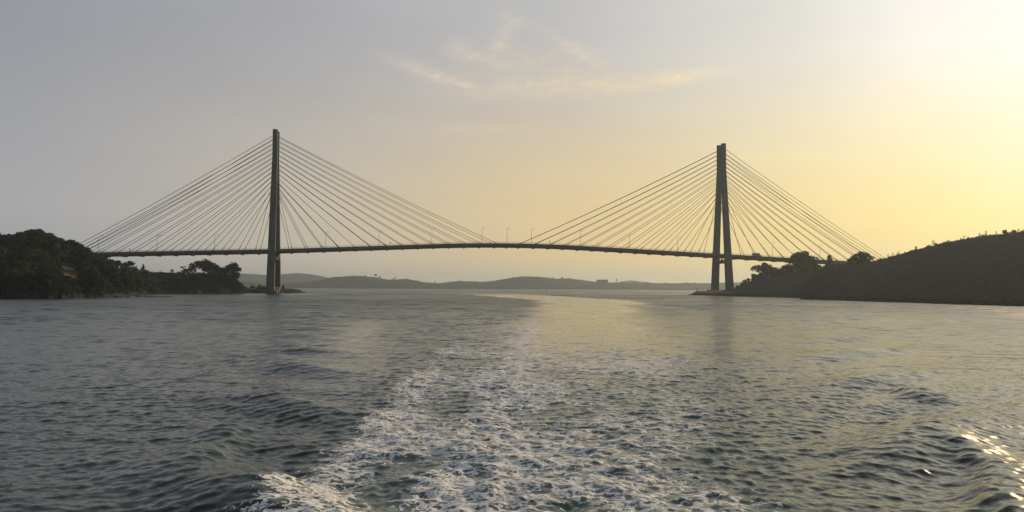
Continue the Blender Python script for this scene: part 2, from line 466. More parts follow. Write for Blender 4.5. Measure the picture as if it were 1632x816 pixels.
# ------------------------------------------------------------------ water
def build_water():
    NCI = 1401
    dth = rad(76.0) / (NCI - 1)
    th_in = np.linspace(-rad(38), rad(38), NCI)
    th_out = np.linspace(rad(38), rad(322), 62)[1:-1]
    th = np.concatenate([th_in, th_out])
    rs = [2.0]
    while rs[-1] < 9000:
        r = rs[-1]
        px = r * r / (CAM_H * 788.0)
        if r < 15: s = 0.35
        elif r < 40: s = 0.052 + (r - 15) * 0.0006
        elif r < 110: s = 0.067 + (r - 40) * 0.0026
        elif r < 320: s = 0.249 + (r - 110) * 0.0035
        else: s = r * 0.018
        rs.append(r + s)
    r = np.array(rs)
    dr = np.gradient(r)
    nr, nc = len(r), len(th)
    X = (r[:, None] * np.sin(th)[None, :]).astype(np.float32)
    Y = (r[:, None] * np.cos(th)[None, :]).astype(np.float32)
    inside = np.ones(nc, np.float32)
    inside[NCI:] = 0
    inside[:NCI] = sstep(rad(38), rad(36), np.abs(th_in))
    Z = np.zeros_like(X); DX = np.zeros_like(X); DY = np.zeros_like(X)
    loc = np.maximum(dr, r * dth)
    g = np.random.default_rng(5)
    # wake geometry (metres): left foam streak, middle streak, right edge
    bend = np.where(Y > 330, (Y - 330) * 0.22, 0.0)
    x1 = -5.9 - 0.01 * (Y - 20)
    xm = -1.5 + 0.045 * (Y - 20) - bend
    xr = 7.6 + 0.15 * (Y - 20) - bend * 1.3
    wk_in = sstep(x1 - 1.0, x1 + 1.5, X) * sstep(xr + 2, xr - 2, X)
    cwob = 2.4 * (fbm(X / 6, Y / 18, 64, 4) - 0.5) * (1 + Y / 110)
    core = sstep(xm - 4.0, xm + 3.0, X + cwob) * sstep(xr + 3.0, xr - 6.0, X + cwob)
    # wind sea
    gust = ((0.55 + 0.9 * fbm(X / 26 + 3, Y / 60, 5, 4)) * (1 - 0.42 * sstep(6, 40, X) * sstep(300, 120, Y))).astype(np.float32)
    damp = (1 - 0.78 * core * sstep(28, 80, Y) * sstep(760, 440, Y) * (0.6 + 0.4 * fbm(X / 12, Y / 30, 63, 3)) - 0.15 * wk_in).astype(np.float32)
    # lee of the quarter waves: smooth pale patches either side of the wake
    lee = np.exp(-(((X - (-9.5 - 0.16 * (Y - 40))) / 3.4) ** 2)) * sstep(34, 48, Y) * sstep(150, 90, Y)
    damp = damp * (1 - 0.5 * lee).astype(np.float32)
    damp *= gust
    nw = 140
    lam = np.exp(g.uniform(math.log(0.26), math.log(6.0), nw))
    lam = np.sort(lam)[::-1]
    for L in lam:
        a0 = g.normal(-97, 20)                     # travelling towards the boat
        if L < 0.8: a0 = g.normal(-98, 32)
        k = 2 * math.pi / L
        kx, ky = k * math.cos(rad(a0)), k * math.sin(rad(a0))
        slope = 0.031 if L < 0.6 else 0.031 * (0.6 / L) ** 0.95
        amp = slope / k * g.uniform(0.6, 1.4)
        fade = np.clip((L / loc - 3.0) / 3.0, 0, 1) * (1 + (2.3 if L > 1.2 else 0.8) * sstep(40, 190, r))
        rows = np.nonzero(fade > 0)[0]
        if len(rows) == 0: continue
        e = rows[-1] + 1
        ph = kx * X[:e] + ky * Y[:e] + g.uniform(0, 6.28)
        A = (amp * fade[:e, None]).astype(np.float32) * damp[:e] * inside[None, :]
        c, s = np.cos(ph), np.sin(ph)
        Z[:e] += A * c
        DX[:e] -= A * s * (kx / k) * 0.9
        DY[:e] -= A * s * (ky / k) * 0.9
    # quarter waves of the wake: echelons of short crests on both arms
    inr = inside[None, :] * sstep(12, 17, Y)
    for side, off, tn, lam_, ph0 in ((-1, 6.0, 0.238, 11.0, 0.9), (1, 10.8, 0.37, 11.6, 2.0)):
        v = X * side
        arm = off + tn * (Y - 18)
        dv = (v - arm)
        w = 2.6 + 0.022 * (Y - 18)
        env = np.exp(-np.where(dv > 0, dv / (w * 1.2), dv / (w * 1.0)) ** 2)
        al = rad(34)
        ux, uy = side * math.sin(al), -math.cos(al)     # outward and with the boat
        kk = 2 * math.pi / lam_
        ph = kk * (ux * X + uy * Y) + ph0 + 0.5 * (fbm(X / 9, Y / 9, 8, 2) - 0.5)
        amp = 0.56 * np.exp(-(Y - 18) / 95.0)
        c = np.cos(ph)
        Z += (inr * env * amp * (0.55 * c + 0.34 * np.cos(2 * ph) + 0.12)).astype(np.float32)
        # long low swell trailing inside the arms
        Z += (inr * np.exp(-((dv + 5) / (w * 2.2)) ** 2) * 0.10 * np.cos(ph * 0.7 + 1) * np.exp(-(Y - 18) / 160)).astype(np.float32)
    # churned ridges along the streaks
    for xc_, wd, am in ((x1, 1.5, 0.16), (xm, 1.7, 0.2), (0.5 * (xm + xr), 2.5, 0.1)):
        rid = np.exp(-((X - xc_ - 0.8 * (fbm(X * 0 + 1, Y / 6, 12, 2) - 0.5)) / wd) ** 2)
        Z += (inr * rid * am * np.exp(-(Y - 18) / 60) * (fbm(X / 1.3, Y / 1.6, 15, 3) * 2 - 0.6)).astype(np.float32)
    turb = inr * wk_in * np.exp(-(Y - 18) / 55)
    near = np.nonzero(r < 160)[0][-1]
    tz = np.zeros_like(Z)
    tz[:near] = ((fbm(X[:near] / 0.55, Y[:near] / 0.55, 30, 3) - 0.5) * 0.16 + (np.abs(fbm(X[:near] / 1.5, Y[:near] / 1.5, 33, 3) - 0.5)) * -0.30)
    Z += (turb * tz).astype(np.float32)
    # one steep, spilling crest on either quarter
    for (xa, ya), (xb, yb_), A, wd in (((15.3, 28.5), (11.5, 16.2), 0.32, 0.62), ((-11.0, 30.5), (-9.2, 22.5), 0.30, 0.75), ((20.6, 42.5), (19.2, 37.5), 0.34, 0.8)):
        ex, ey = xb - xa, yb_ - ya; Ln = math.hypot(ex, ey); ex, ey = ex / Ln, ey / Ln
        u_ = (X - xa) * ex + (Y - ya) * ey
        v_ = (X - xa) * ey - (Y - ya) * ex + 0.55 * np.sin(u_ * 0.42) + 0.5 * (fbm(u_ / 1.3, u_ * 0 + ya, 90, 3) - 0.5)
        prof_ = np.exp(-(v_ / np.where(v_ * np.sign(xa) * np.sign(ey) < 0, wd, wd * 1.9)) ** 2)
        Z += (inr * A * prof_ * sstep(-1.0, Ln * 0.3, u_) * sstep(Ln + 1.0, Ln * 0.7, u_) * (0.8 + 0.4 * fbm(u_ / 0.8, v_ / 0.8, 91, 3))).astype(np.float32)
    # foam density
    XS = X
    X = X + 2.4 * (fbm(XS / 2.0, Y / 3.5, 67, 4) - 0.5) * sstep(14, 24, Y)
    n1 = fbm(X / 2.2, Y / 3.4, 40, 4); n2 = fbm(X / 5.5, Y / 9.0, 50, 3)
    f = 0.72 * np.exp(-((X - x1 - 0.9) / (1.7 - 0.6 * sstep(20, 50, Y))) ** 2) * sstep(90, 24, Y)
    f += 0.95 * np.exp(-((X - xm - 0.2) / 1.25) ** 2) * np.exp(-np.maximum(Y - 26, 0) / 110)
    f += 0.92 * sstep(x1 - 0.6, x1 + 1.2, X) * sstep(xr + 2.5, xr - 3.0, X) * np.exp(-np.maximum(Y - 22, 0) / 170) * (0.55 + 0.85 * n2) * sstep(330, 140, Y)
    f *= 1 - 0.6 * np.exp(-((X - (x1 + xm) / 2 - 0.4) / 0.9) ** 2) * sstep(0.4, 0.6, n2) * sstep(60, 30, Y)
    f = f * (0.5 + 1.1 * n1)
    f = f * (0.62 + 0.62 * sstep(-0.10, 0.12, Z))
    crest = sstep(0.42, 0.62, Z) * 0.6 * sstep(60, 30, Y) * sstep(0.4, 0.62, n1)
    f = np.clip(f + crest, 0, 1.2) * inr
    aer = inr * sstep(x1 - 0.5, x1 + 2.0, X) * sstep(xr + 2, xr - 4.0, X) * np.exp(-(Y - 18) / 100) * (0.45 + 0.9 * fbm(X / 3, Y / 5, 66, 3))
    wob = 3.0 * (fbm(X / 7, Y / 22, 61, 4) - 0.5) * (1 + Y / 90)
    core2 = sstep(xm - 5.0, xm + 4.0, X + wob) * sstep(xr + 4.0, xr - 8.0, X + wob)
    slick = np.clip(core2 * sstep(25, 75, Y) * sstep(760, 420, Y) * (0.68 + 0.7 * fbm(X / 9, Y / 26, 62, 4)) + 0.7 * lee, 0, 1)
    X = XS
    # glassy strips under the shores and far out
    strip = sstep(0.48, 0.70, fbm(X / 70 + 9, Y / 30, 70, 5)) * sstep(60, 200, Y) * (0.35 + 0.65 * sstep(20, 120, X))
    slick = np.clip(slick + 0.7 * strip + 0.9 * np.exp(-((Y - 545 + 10 * fbm(X / 20, Y / 9, 77, 3)) / 26) ** 2) * sstep(-235, -215, X) * sstep(-120, -150, X), 0, 1)
    V = np.stack([X + DX, Y + DY, Z], -1).reshape(-1, 3)
    # centre cap
    q = grid_quads(nr, nc, wrap=True)[:, ::-1]
    me = np_mesh('water', V, q)
    for nm, arr in (('foam', f), ('slick', slick), ('aerated', aer)):
        at_ = me.attributes.new(nm, 'FLOAT', 'POINT')
        at_.data.foreach_set('value', np.ascontiguousarray(np.broadcast_to(arr, X.shape), np.float32).ravel())
    return me

M_water, t = new_mat('sea_water')
o = t.n('ShaderNodeOutputMaterial')
g = t.n('ShaderNodeNewGeometry')
pos = g.outputs['Position']
p2 = t.v('MULTIPLY', pos, (1, 1, 0))
dist = t.v('LENGTH', p2)
fo = t.n('ShaderNodeAttribute', attribute_name='foam').outputs['Fac']
sl = t.n('ShaderNodeAttribute', attribute_name='slick').outputs['Fac']
ae = t.n('ShaderNodeAttribute', attribute_name='aerated').outputs['Fac']
# small ripples as slopes, several sizes, crests lying across the wind
def slopes(vec_scale, amp):
    nz = t.noise(t.v('MULTIPLY', p2, vec_scale), 1.0, 3.0, 0.6, color=True)
    return t.v('MULTIPLY', t.v('SUBTRACT', nz, (0.5, 0.5, 0.5)), (amp * 0.7, amp, 0.0))
rip = t.v('ADD', t.v('SCALE', slopes((3.6, 6.4, 1), 0.58), scale=t.rng(dist, 25, 120, 0.75, 1.0)), slopes((9.0, 15.0, 1), 0.26))
far_amt = t.rng(dist, 35, 220, 0.0, 1.0)
mid = t.v('SCALE', t.v('ADD', slopes((0.30, 0.75, 1), 0.95), slopes((0.11, 0.36, 1), 1.1)), scale=far_amt)
big = t.v('SCALE', slopes((0.06, 0.16, 1), 1.5), scale=t.rng(dist, 90, 350))
rip = t.v('ADD', t.v('ADD', rip, mid), big)
rip = t.v('SCALE', rip, scale=t.m('SUBTRACT', 1.0, t.m('MULTIPLY', sl, 0.84)))
nrm = t.v('NORMALIZE', t.v('ADD', g.outputs['Normal'], rip))
# foam web: warped cell walls at three sizes, broken up by noise
warp1 = t.v('SUBTRACT', t.noise(p2, 0.9, 3.0, 0.6, color=True), (0.5, 0.5, 0.5))
warp2 = t.v('SUBTRACT', t.noise(p2, 3.6, 3.0, 0.6, color=True), (0.5, 0.5, 0.5))
wv = t.v('ADD', t.v('ADD', p2, t.v('SCALE', warp1, scale=1.5)), t.v('SCALE', warp2, scale=0.55))
wv = t.v('MULTIPLY', wv, (0.72, 1.1, 0.0))
def lace(scale, w0, w1):
    vo = t.n('ShaderNodeTexVoronoi', {'Vector': wv, 'Scale': scale}, feature='DISTANCE_TO_EDGE', voronoi_dimensions='2D')
    w = t.m('ADD', w0, t.m('MULTIPLY', fo, w1))
    q = t.m('SUBTRACT', 1.0, t.m('DIVIDE', vo.outputs['Distance'], w), clamp=True)
    return t.m('POWER', q, 0.8)
gate = t.noise(wv, 0.8, 4.0, 0.6)
gate2 = t.noise(wv, 2.7, 4.0, 0.65)
def thr(nz, k0, k1, soft):
    a = t.m('SUBTRACT', k0, t.m('MULTIPLY', fo, k1))
    return t.rng(nz, a, t.m('ADD', a, soft), smooth=True)
fine = t.rng(t.noise(t.v('MULTIPLY', p2, (0.7, 1.3, 0)), 7.0, 4.0, 0.65), 0.36, 0.56, 0.15, 1.0)
l1 = t.m('MULTIPLY', lace(1.15, 0.02, 0.085), thr(gate, 0.70, 0.38, 0.10))
l2 = t.m('MULTIPLY', lace(2.5, 0.035, 0.12), thr(gate2, 0.72, 0.32, 0.08))
l3 = t.m('MULTIPLY', lace(5.0, 0.05, 0.18), t.m('MULTIPLY', thr(gate, 0.80, 0.28, 0.12), 0.6))
core_f = thr(gate2, 1.0, 0.29, 0.06)
fm = t.m('MAXIMUM', t.m('MAXIMUM', l1, l2), t.m('MAXIMUM', l3, core_f))
fm = t.m('MULTIPLY', t.m('MULTIPLY', fm, fine), t.m('MULTIPLY', t.rng(fo, 0.02, 0.30), 1.25), clamp=True)
fm = t.rng(fm, 0.16, 0.62, smooth=True)
base = t.mix(t.m('MULTIPLY', ae, 0.85, clamp=True), (0.013, 0.038, 0.032, 1), (0.11, 0.165, 0.15, 1))
rough = t.m('MULTIPLY', t.rng(dist, 25, 260, 0.13, 0.35), t.m('SUBTRACT', 1.0, t.m('MULTIPLY', sl, 0.72)))
wat = t.n('ShaderNodeBsdfPrincipled', {'Base Color': base, 'Roughness': rough, 'IOR': 1.333, 'Specular IOR Level': 0.5, 'Normal': nrm})
foam = t.n('ShaderNodeBsdfPrincipled', {'Base Color': (0.83, 0.87, 0.92, 1), 'Roughness': 0.75, 'Specular IOR Level': 0.3})
t.put(o.inputs['Surface'], t.n('ShaderNodeMixShader', {0: fm, 1: wat, 2: foam}))
water = link_mesh('water', build_water(), M_water)
tag(water, kind='structure')

# ------------------------------------------------------------------ bridge
LT = np.array([-182.1, 603.0]); RT = np.array([174.1, 653.0])
bd = RT - LT; SPAN = float(np.linalg.norm(bd)); bd = bd / SPAN
BR = math.atan2(bd[1], bd[0])
bridge = empty('cable_stayed_bridge', (LT[0], LT[1], 0), BR,
               'long cable-stayed road bridge with two tall concrete pylons spanning the strait', 'bridge')
# local frame: x along the deck from the first pylon, y away from the viewer, z up

def deck_z(s):
    c = abs(s - 180.0)
    if s < 0: return deck_z(0) + s * 0.0295
    if s > SPAN: return deck_z(SPAN) - (s - SPAN) * 0.0445
    return 40.0 - (0.045 * c * c / 120 if c < 60 else 1.35 + (c - 60) * 0.045)

DS0, DS1 = -205, 560
ss = [DS0 + i * 5 for i in range(int((DS1 - DS0) / 5) + 1)]
def sm_z(s):
    return sum(deck_z(s + k * 6) for k in (-2, -1, 0, 1, 2)) / 5
prof = [(-10.0, 0.0), (-10.0, -1.9), (-9.0, -2.2), (-7.0, -2.75), (7.0, -2.75), (9.0, -2.2), (10.0, -1.9), (10.0, 0.0), (9.55, 0.0), (9.55, -0.45), (-9.55, -0.45), (-9.55, 0.0)]
mb = MB()
n = len(prof)
vs = [(s, y, sm_z(s) + z) for s in ss for y, z in prof]
fs = []
for i in range(len(ss) - 1):
    for k in range(n):
        fs.append((i * n + k, i * n + (k + 1) % n, (i + 1) * n + (k + 1) % n, (i + 1) * n + k))
mb.poly(vs, fs)
deck = mb.build('deck', M_deck, bridge)
M_asph = simple_mat('asphalt', (0.04, 0.04, 0.042), (0.06, 0.06, 0.06), 0.5, 0.9, 0.2)
mb = MB()
vs = [(s, y, sm_z(s) - 0.40) for s in ss for y in (-9.4, 9.4)]
mb.poly(vs, [(2 * i, 2 * i + 1, 2 * i + 3, 2 * i + 2) for i in range(len(ss) - 1)])
mb.build('roadway', M_asph, deck)
for sd in (-1, 1):
    mb = MB()
    for hz in (0.45, 0.95):
        mb.tube([(s, sd * 9.78, sm_z(s) + hz) for s in ss], 0.07, 4)
    s = DS0 + 1.0
    while s < DS1:
        mb.box((s, sd * 9.78, sm_z(s) + 0.46), (0.12, 0.12, 0.96)); s += 3.0
    mb.build('railing', M_steel, deck)
anchors = [12.15 * k for k in range(1, 15)]
back_anch = [12.15 * k for k in range(1, 12)] + [138.5, 143.2, 147.8]
# brackets under the deck edge at each floor beam
bs = sorted([-a for a in anchors[:12]] + anchors + [SPAN - a for a in anchors] + [SPAN + a for a in anchors[:12]] + [180.0])
first = None
for s in bs:
    if first is None:
        mb = MB()
        for sd in (-1, 1):
            mb.hexa([(-0.35, sd * 8.2, -3.35), (0.35, sd * 8.2, -3.35), (0.35, sd * 9.4, -3.05), (-0.35, sd * 9.4, -3.05)],
                    [(-0.9, sd * 8.0, -2.4), (0.9, sd * 8.0, -2.4), (0.9, sd * 9.9, -1.85), (-0.9, sd * 9.9, -1.85)])
        mb.box((0, 0, -3.03), (0.5, 16.2, 0.55))
        first = mb.build('floor_beam', M_deck, deck)
        o_ = first
    else:
        o_ = first.copy(); COL.objects.link(o_); o_.parent = deck
    o_.location = (s, 0, sm_z(s))

def leg_y(z):
    return float(np.interp(z, [0, 80, 104, 126], [15.7, 6.6, 4.6, 4.5]))
def leg_ab(z):
    return float(np.interp(z, [0, 80, 104, 126], [6.0, 4.35, 3.6, 3.5])), float(np.interp(z, [0, 80, 104, 126], [4.2, 3.2, 2.8, 2.8]))

PH = 125.3
def make_pylon(x0, zb):
    py = MB()
    p = None
    # one leg pair, each leg its own mesh; the web joins the columns high up
    for sd in (-1, 1):
        mb = MB()
        zs = [zb, 20, 40, 60, 80, 88, 96, 104, 115, PH]
        vs, fs = [], []
        for z in zs:
            a, b = leg_ab(z); yc = leg_y(z) * sd; c = 0.35
            x_, y_ = a / 2, b / 2
            for dx, dy in ((-x_ + c, -y_), (x_ - c, -y_), (x_, -y_ + c), (x_, y_ - c), (x_ - c, y_), (-x_ + c, y_), (-x_, y_ - c), (-x_, -y_ + c)):
                vs.append((x0 + dx, yc + dy, z))
        for i in range(len(zs) - 1):
            for k in range(8):
                fs.append((i * 8 + k, i * 8 + (k + 1) % 8, (i + 1) * 8 + (k + 1) % 8, (i + 1) * 8 + k))
        fs.append(tuple(reversed(range(8)))); fs.append(tuple((len(zs) - 1) * 8 + k for k in range(8)))
        mb.poly(vs, fs)
        yield sd, mb

def pylon(x0, zb, cap):
    py = bpy.data.objects.new('pylon', None)
    COL.objects.link(py); py.parent = bridge; py.location = (x0, 0, 0)
    for sd, mb in make_pylon(0.0, zb):
        mb.build('leg', M_conc, py)
    mb = MB()
    y27 = leg_y(27) - leg_ab(27)[1] / 2 + 0.02
    mb.box((0, 0, 27.3), (4.2, 2 * y27, 2.6))
    mb.build('crossbeam', M_conc, py)
    mb = MB()
    def yy(z): return leg_y(z) - leg_ab(z)[1] / 2 + 0.05
    for z0, z1 in ((86, 95), (95, 104), (104, 123.5)):
        mb.hexa([(-1.1, -yy(z0), z0), (1.1, -yy(z0), z0), (1.1, yy(z0), z0), (-1.1, yy(z0), z0)],
                [(-1.1, -yy(z1), z1), (1.1, -yy(z1), z1), (1.1, yy(z1), z1), (-1.1, yy(z1), z1)])
    mb.build('web_wall', M_conc, py)
    mb = MB()
    for sd in (-1, 1):
        yc = sd * leg_y(zb)
        mb.box((0, yc, zb - 0.8), (10.5, 8.0, 3.0))
    mb.box((0, 0, zb - 1.1), (7.5, 2 * leg_y(zb) - 8.02, 2.2))
    mb.build('pile_cap', M_conc, py)
    # added white boxes standing for the sunlit patch at the crossbeam
    mb = MB()
    mb.box((2.6, 6.5, 29.0), (1.4, 1.6, 2.2)); mb.box((2.6, 6.5, 27.8), (2.0, 2.2, 0.25))
    mb.build('sunlit_patch_box', M_white, py)
    return py

pylon(0.0, 1.6, True)
pylon(SPAN, 3.4, True)

cables = []
for x0, main in ((0.0, 1), (SPAN, -1)):
    for dirn, anch in ((main, anchors), (-main, back_anch)):
        for k in range(14):
            for sd in (-1, 1):
                z = 73.8 + 3.57 * k
                a, b = leg_ab(z)
                s = x0 + dirn * anch[k]
                p0 = Vector((x0 + dirn * (a / 2 + 0.3), sd * leg_y(z), z)); p1 = Vector((s, sd * 9.75, sm_z(s) + 0.1))
                L = (p1 - p0).length
                sag = L * L * 4.5e-5
                pts = [p0.lerp(p1, q / 8) - Vector((0, 0, sag * 4 * (q / 8) * (1 - q / 8))) for q in range(9)]
                cables.append((L, pts, p1, (p0 - p1).normalized()))
cables.sort(key=lambda c: -c[0])
rest = MB()
for i, (L, pts, p1, dd) in enumerate(cables):
    mb = MB() if i < 100 else rest
    mb.tube(pts, 0.175, 6)
    mb.tube([p1 - dd * 0.3, p1 + dd * 3.5], 0.24, 6)
    if i < 100:
        mb.build('stay_cable', M_cable, bridge)
tag(rest.build('short_stay_cables', M_cable, bridge), kind='stuff')

def on_bridge(s, y, dz=0.0):
    """world point on the deck"""
    return Vector((LT[0] + bd[0] * s - bd[1] * y, LT[1] + bd[1] * s + bd[0] * y, sm_z(s) - 0.4 + dz))

def s_at(px, y):
    """deck station at photo x, for something at offset y on the deck"""
    lo_, hi_ = -200.0, 560.0
    for _ in range(50):
        md = (lo_ + hi_) / 2
        p = np.array(on_bridge(md, y)) - np.array([0, 0, CAM_H])
        x = 816 + FPX * (p @ Rt) / (p @ Fw)
        if x < px: lo_ = md
        else: hi_ = md
    return lo_

def children(o):
    return [c for c in bpy.data.objects if c.parent == o]

def copy_tree(o, parent=None):
    c = o.copy(); COL.objects.link(c)
    if parent is not None: c.parent = parent
    for ch in children(o):
        if ch is not c: copy_tree(ch, c)
    return c

# lamps along the deck
lamp = empty('street_lamp', (0, 0, 0), BR)
mb = MB(); mb.tube([(0, 0, 0), (0, 0, 6), (0, 0, 12.0)], [0.16, 0.14, 0.11], 8); mb.build('pole', M_steel, lamp)
mb = MB(); mb.tube([(-0.05, 0, 11.6), (0.7, 0.3, 12.15), (1.9, 0.6, 12.4)], [0.14, 0.13, 0.11], 6); mb.build('arm', M_steel, lamp)
mb = MB(); mb.hexa([(1.7, 0.38, 12.28), (2.7, 0.58, 12.33), (2.7, 0.88, 12.33), (1.7, 0.78, 12.28)], [(1.75, 0.42, 12.52), (2.6, 0.62, 12.50), (2.6, 0.84, 12.50), (1.75, 0.74, 12.52)])
mb.build('lamp_head', M_dark, lamp)
lamp_px = [157, 250, 342, 519, 604, 687, 768, 808, 847, 925, 1003, 1080, 1231, 1307]
lamp_lab = ['street lamp on the bridge deck nearest the wooded headland', 'street lamp on the deck second out from the wooded headland',
            'street lamp on the deck next before the pylon on its headland side', 'street lamp on the deck first past the headland pylon over the strait',
            'street lamp on the deck second past the headland pylon towards midspan', 'street lamp on the deck third past the headland pylon towards midspan',
            'street lamp standing among the lowest cable ends of the headland pylon near midspan', 'street lamp standing at the crown of the deck clear of all cables',
            'street lamp at midspan beside the first cable ends of the hillside pylon', 'street lamp on the main span fourth before the hillside pylon counted with midspan',
            'street lamp on the main span two before the hillside pylon', 'street lamp on the main span last before the hillside pylon',
            'street lamp just beyond the van on the deck', 'street lamp on the deck rising above the treetops by the hillside']
for i, px in enumerate(lamp_px):
    o_ = lamp if i == 0 else copy_tree(lamp)
    yo = -9.2
    o_.location = on_bridge(s_at(px, yo), yo)
    tag(o_, lamp_lab[i], 'street lamp', 'lamps along the bridge deck')

sign = empty('road_sign', (0, 0, 0), BR)
mb = MB(); mb.tube([(0, 0, 0), (0, 0, 2.9)], 0.09, 6); mb.build('post', M_steel, sign)
mb = MB(); mb.box((0, -0.12, 2.65), (0.9, 0.08, 0.75)); mb.build('sign_plate', M_dark, sign)
for i, (px, lb) in enumerate(((206.5, 'small sign post on the bridge railing above the headland clearing'), (622, 'small sign post on the deck under the long cables of the headland pylon'), (876, 'small sign post on the deck just past midspan'))):
    o_ = sign if i == 0 else copy_tree(sign)
    o_.location = on_bridge(s_at(px, -9.2), -9.2)
    tag(o_, lb, 'sign', 'small sign posts on the bridge')

# van crossing the deck
van = empty('delivery_van', on_bridge(s_at(1206, -6.2), -6.2), BR, 'grey box van driving along the bridge past the hillside pylon', 'van')
mb = MB()
side = [(-3.6, 0.55), (3.5, 0.55), (3.55, 1.25), (2.75, 1.55), (2.2, 2.45), (1.7, 3.0), (-3.6, 3.05)]
k = len(side)
mb.poly([(x, -1.1, z) for x, z in side] + [(x, 1.1, z) for x, z in side],
        [tuple(range(k)), tuple(reversed(range(k, 2 * k)))] + [(i, (i + 1) % k, (i + 1) % k + k, i + k) for i in range(k)])
mb.build('body', M_van, van)
mb = MB(); mb.poly([(2.76, -1.0, 1.60), (2.76, 1.0, 1.60), (2.25, 1.0, 2.42), (2.25, -1.0, 2.42)], [(0, 1, 2, 3)])
mb.v = [(x + 0.02, y, z + 0.02) for x, y, z in mb.v]; mb.build('windscreen', M_glass, van)
for sd in (-1, 1):
    mb = MB(); mb.hexa([(1.0, sd * 1.105, 1.65), (2.5, sd * 1.105, 1.65), (2.5, sd * 1.12, 1.65), (1.0, sd * 1.12, 1.65)], [(1.0, sd * 1.105, 2.4), (2.1, sd * 1.105, 2.4), (2.1, sd * 1.12, 2.4), (1.0, sd * 1.12, 2.4)])
    mb.build('side_window', M_glass, van)
for x in (-2.3, 2.3):
    for sd in (-1, 1):
        mb = MB(); mb.tube([(x, sd * 0.85, 0.48), (x, sd * 1.13, 0.48)], 0.48, 14); w_ = mb.build('wheel', M_dark, van)
        mb = MB(); mb.tube([(x, sd * 1.12, 0.48), (x, sd * 1.15, 0.48)], 0.25, 10); mb.build('rim', M_steel, w_)

# ------------------------------------------------------------------ trees
def leaf_quads(centers, radii, per, size, rs, squash=0.8):
    """many small leaf-sprays filling lumpy clumps"""
    V = []
    for c, r_ in zip(centers, radii):
        dv = rs.normal(size=(per, 3)); dv /= np.linalg.norm(dv, axis=1)[:, None]
        rr = r_ * rs.uniform(0.25, 1.0, (per, 1)) ** 0.45
        p = np.array(c) + dv * rr * np.array([1, 1, squash])
        a = rs.normal(size=(per, 3)); a /= np.linalg.norm(a, axis=1)[:, None]
        b = np.cross(a, rs.normal(size=(per, 3))); b /= np.linalg.norm(b, axis=1)[:, None]
        s = size * rs.uniform(0.5, 1.3, (per, 1))
        V.append(np.stack([p - a * s - b * s * 0.5, p + a * s * 0.3 - b * s * 0.7, p + a * s + b * s * 0.4, p - a * s * 0.2 + b * s * 0.7], 1))
    V = np.concatenate(V).reshape(-1, 3)
    return V, np.arange(len(V)).reshape(-1, 4)

def tree_proto(kind, seed):
    """returns (trunk mesh, crown mesh) for a tree of height 1 x 10 m"""
    rs = np.random.default_rng(seed); rg = random.Random(seed)
    H = 10.0
    mb = MB(); cs, rr = [], []
    if kind == 'round':
        base, top, wid = 2.2, H, 4.0
    elif kind == 'umbrella':
        base, top, wid = 4.4, H, 4.9
    elif kind == 'tall':
        base, top, wid = 2.5, H, 2.3
    elif kind == 'conical':
        base, top, wid = 1.0, H, 2.3
    elif kind == 'shrub':
        base, top, wid = 0.3, H, 6.0
    else:                                   # thin bare sapling
        base, top, wid = 2.6, H, 2.3
    lean = rg.uniform(-0.6, 0.6)
    tr = [(0, 0, -0.6), (lean * 0.3, 0, H * 0.25), (lean * 0.7, 0.1, H * 0.5), (lean, 0, H * 0.82)]
    r0 = 0.12 if kind == 'sapling' else 0.30
    mb.tube(tr, [r0, r0 * 0.75, r0 * 0.55, r0 * 0.2], 6)
    nb = {'round': 34, 'umbrella': 34, 'tall': 13, 'conical': 16, 'shrub': 18, 'sapling': 10}[kind]
    for i in range(nb):
        a = rg.uniform(0, 6.283)
        if kind == 'conical':
            q = (i + 0.5) / nb
            z = base + (top - base) * q; rad_ = wid * (1 - q) * rg.uniform(0.4, 0.9); r_ = 0.5 + 1.0 * (1 - q)
        elif kind == 'umbrella':
            rad_ = wid * math.sqrt(rg.random()); z = top - 0.9 - 3.0 * (rad_ / wid) ** 2 - rg.uniform(0, 3.0); r_ = rg.uniform(0.9, 1.8)
        elif kind == 'shrub':
            rad_ = wid * math.sqrt(rg.random()); z = (top - 2.0) * (1 - (rad_ / wid) ** 2) * rg.uniform(0.3, 1.0) + 1.0; r_ = rg.uniform(1.3, 2.3)
        else:
            q = rg.random(); prof_ = math.sin(math.pi * (0.15 + 0.8 * q)) ** 0.7
            z = base + (top - base - 0.8) * q; rad_ = wid * prof_ * math.sqrt(rg.random()) ; r_ = rg.uniform(0.9, 1.75) * (0.55 if kind in ('sapling', 'tall') else 1.0)
            if kind == 'tall': r_ *= 1.35
        c = (math.cos(a) * rad_ + lean, math.sin(a) * rad_, z)
        cs.append(c); rr.append(r_)
        if i % (1 if kind in ('umbrella', 'sapling') else 2) == 0:
            z0 = min(max(z * 0.55, H * 0.2), H * 0.7)
            mb.tube([(lean * z0 / H, 0, z0), ((c[0] + lean * z0 / H) * 0.55, c[1] * 0.5, (z + z0) / 2 + 0.3), c], [r0 * 0.4, r0 * 0.25, r0 * 0.08], 5)
    per = {'round': 46, 'umbrella': 46, 'tall': 42, 'conical': 44, 'shrub': 44, 'sapling': 26}[kind]
    V, q = leaf_quads(cs, rr, per, {'sapling': 0.34, 'shrub': 0.55}.get(kind, 0.42), rs)
    return mb, np_mesh('crown', V, q, smooth=False)

PROTO = {}
def get_proto(kind, var, mat):
    key = (kind, var, mat.name)
    if key not in PROTO:
        mb, crown = tree_proto(kind, hash_seed(kind) + var * 17)
        me = bpy.data.meshes.new('trunk'); me.from_pydata(mb.v, [], mb.f); me.materials.append(M_bark)
        crown.materials.append(mat)
        PROTO[key] = (me, crown)
    return PROTO[key]
def hash_seed(s): return sum(ord(c) * (i + 3) for i, c in enumerate(s))

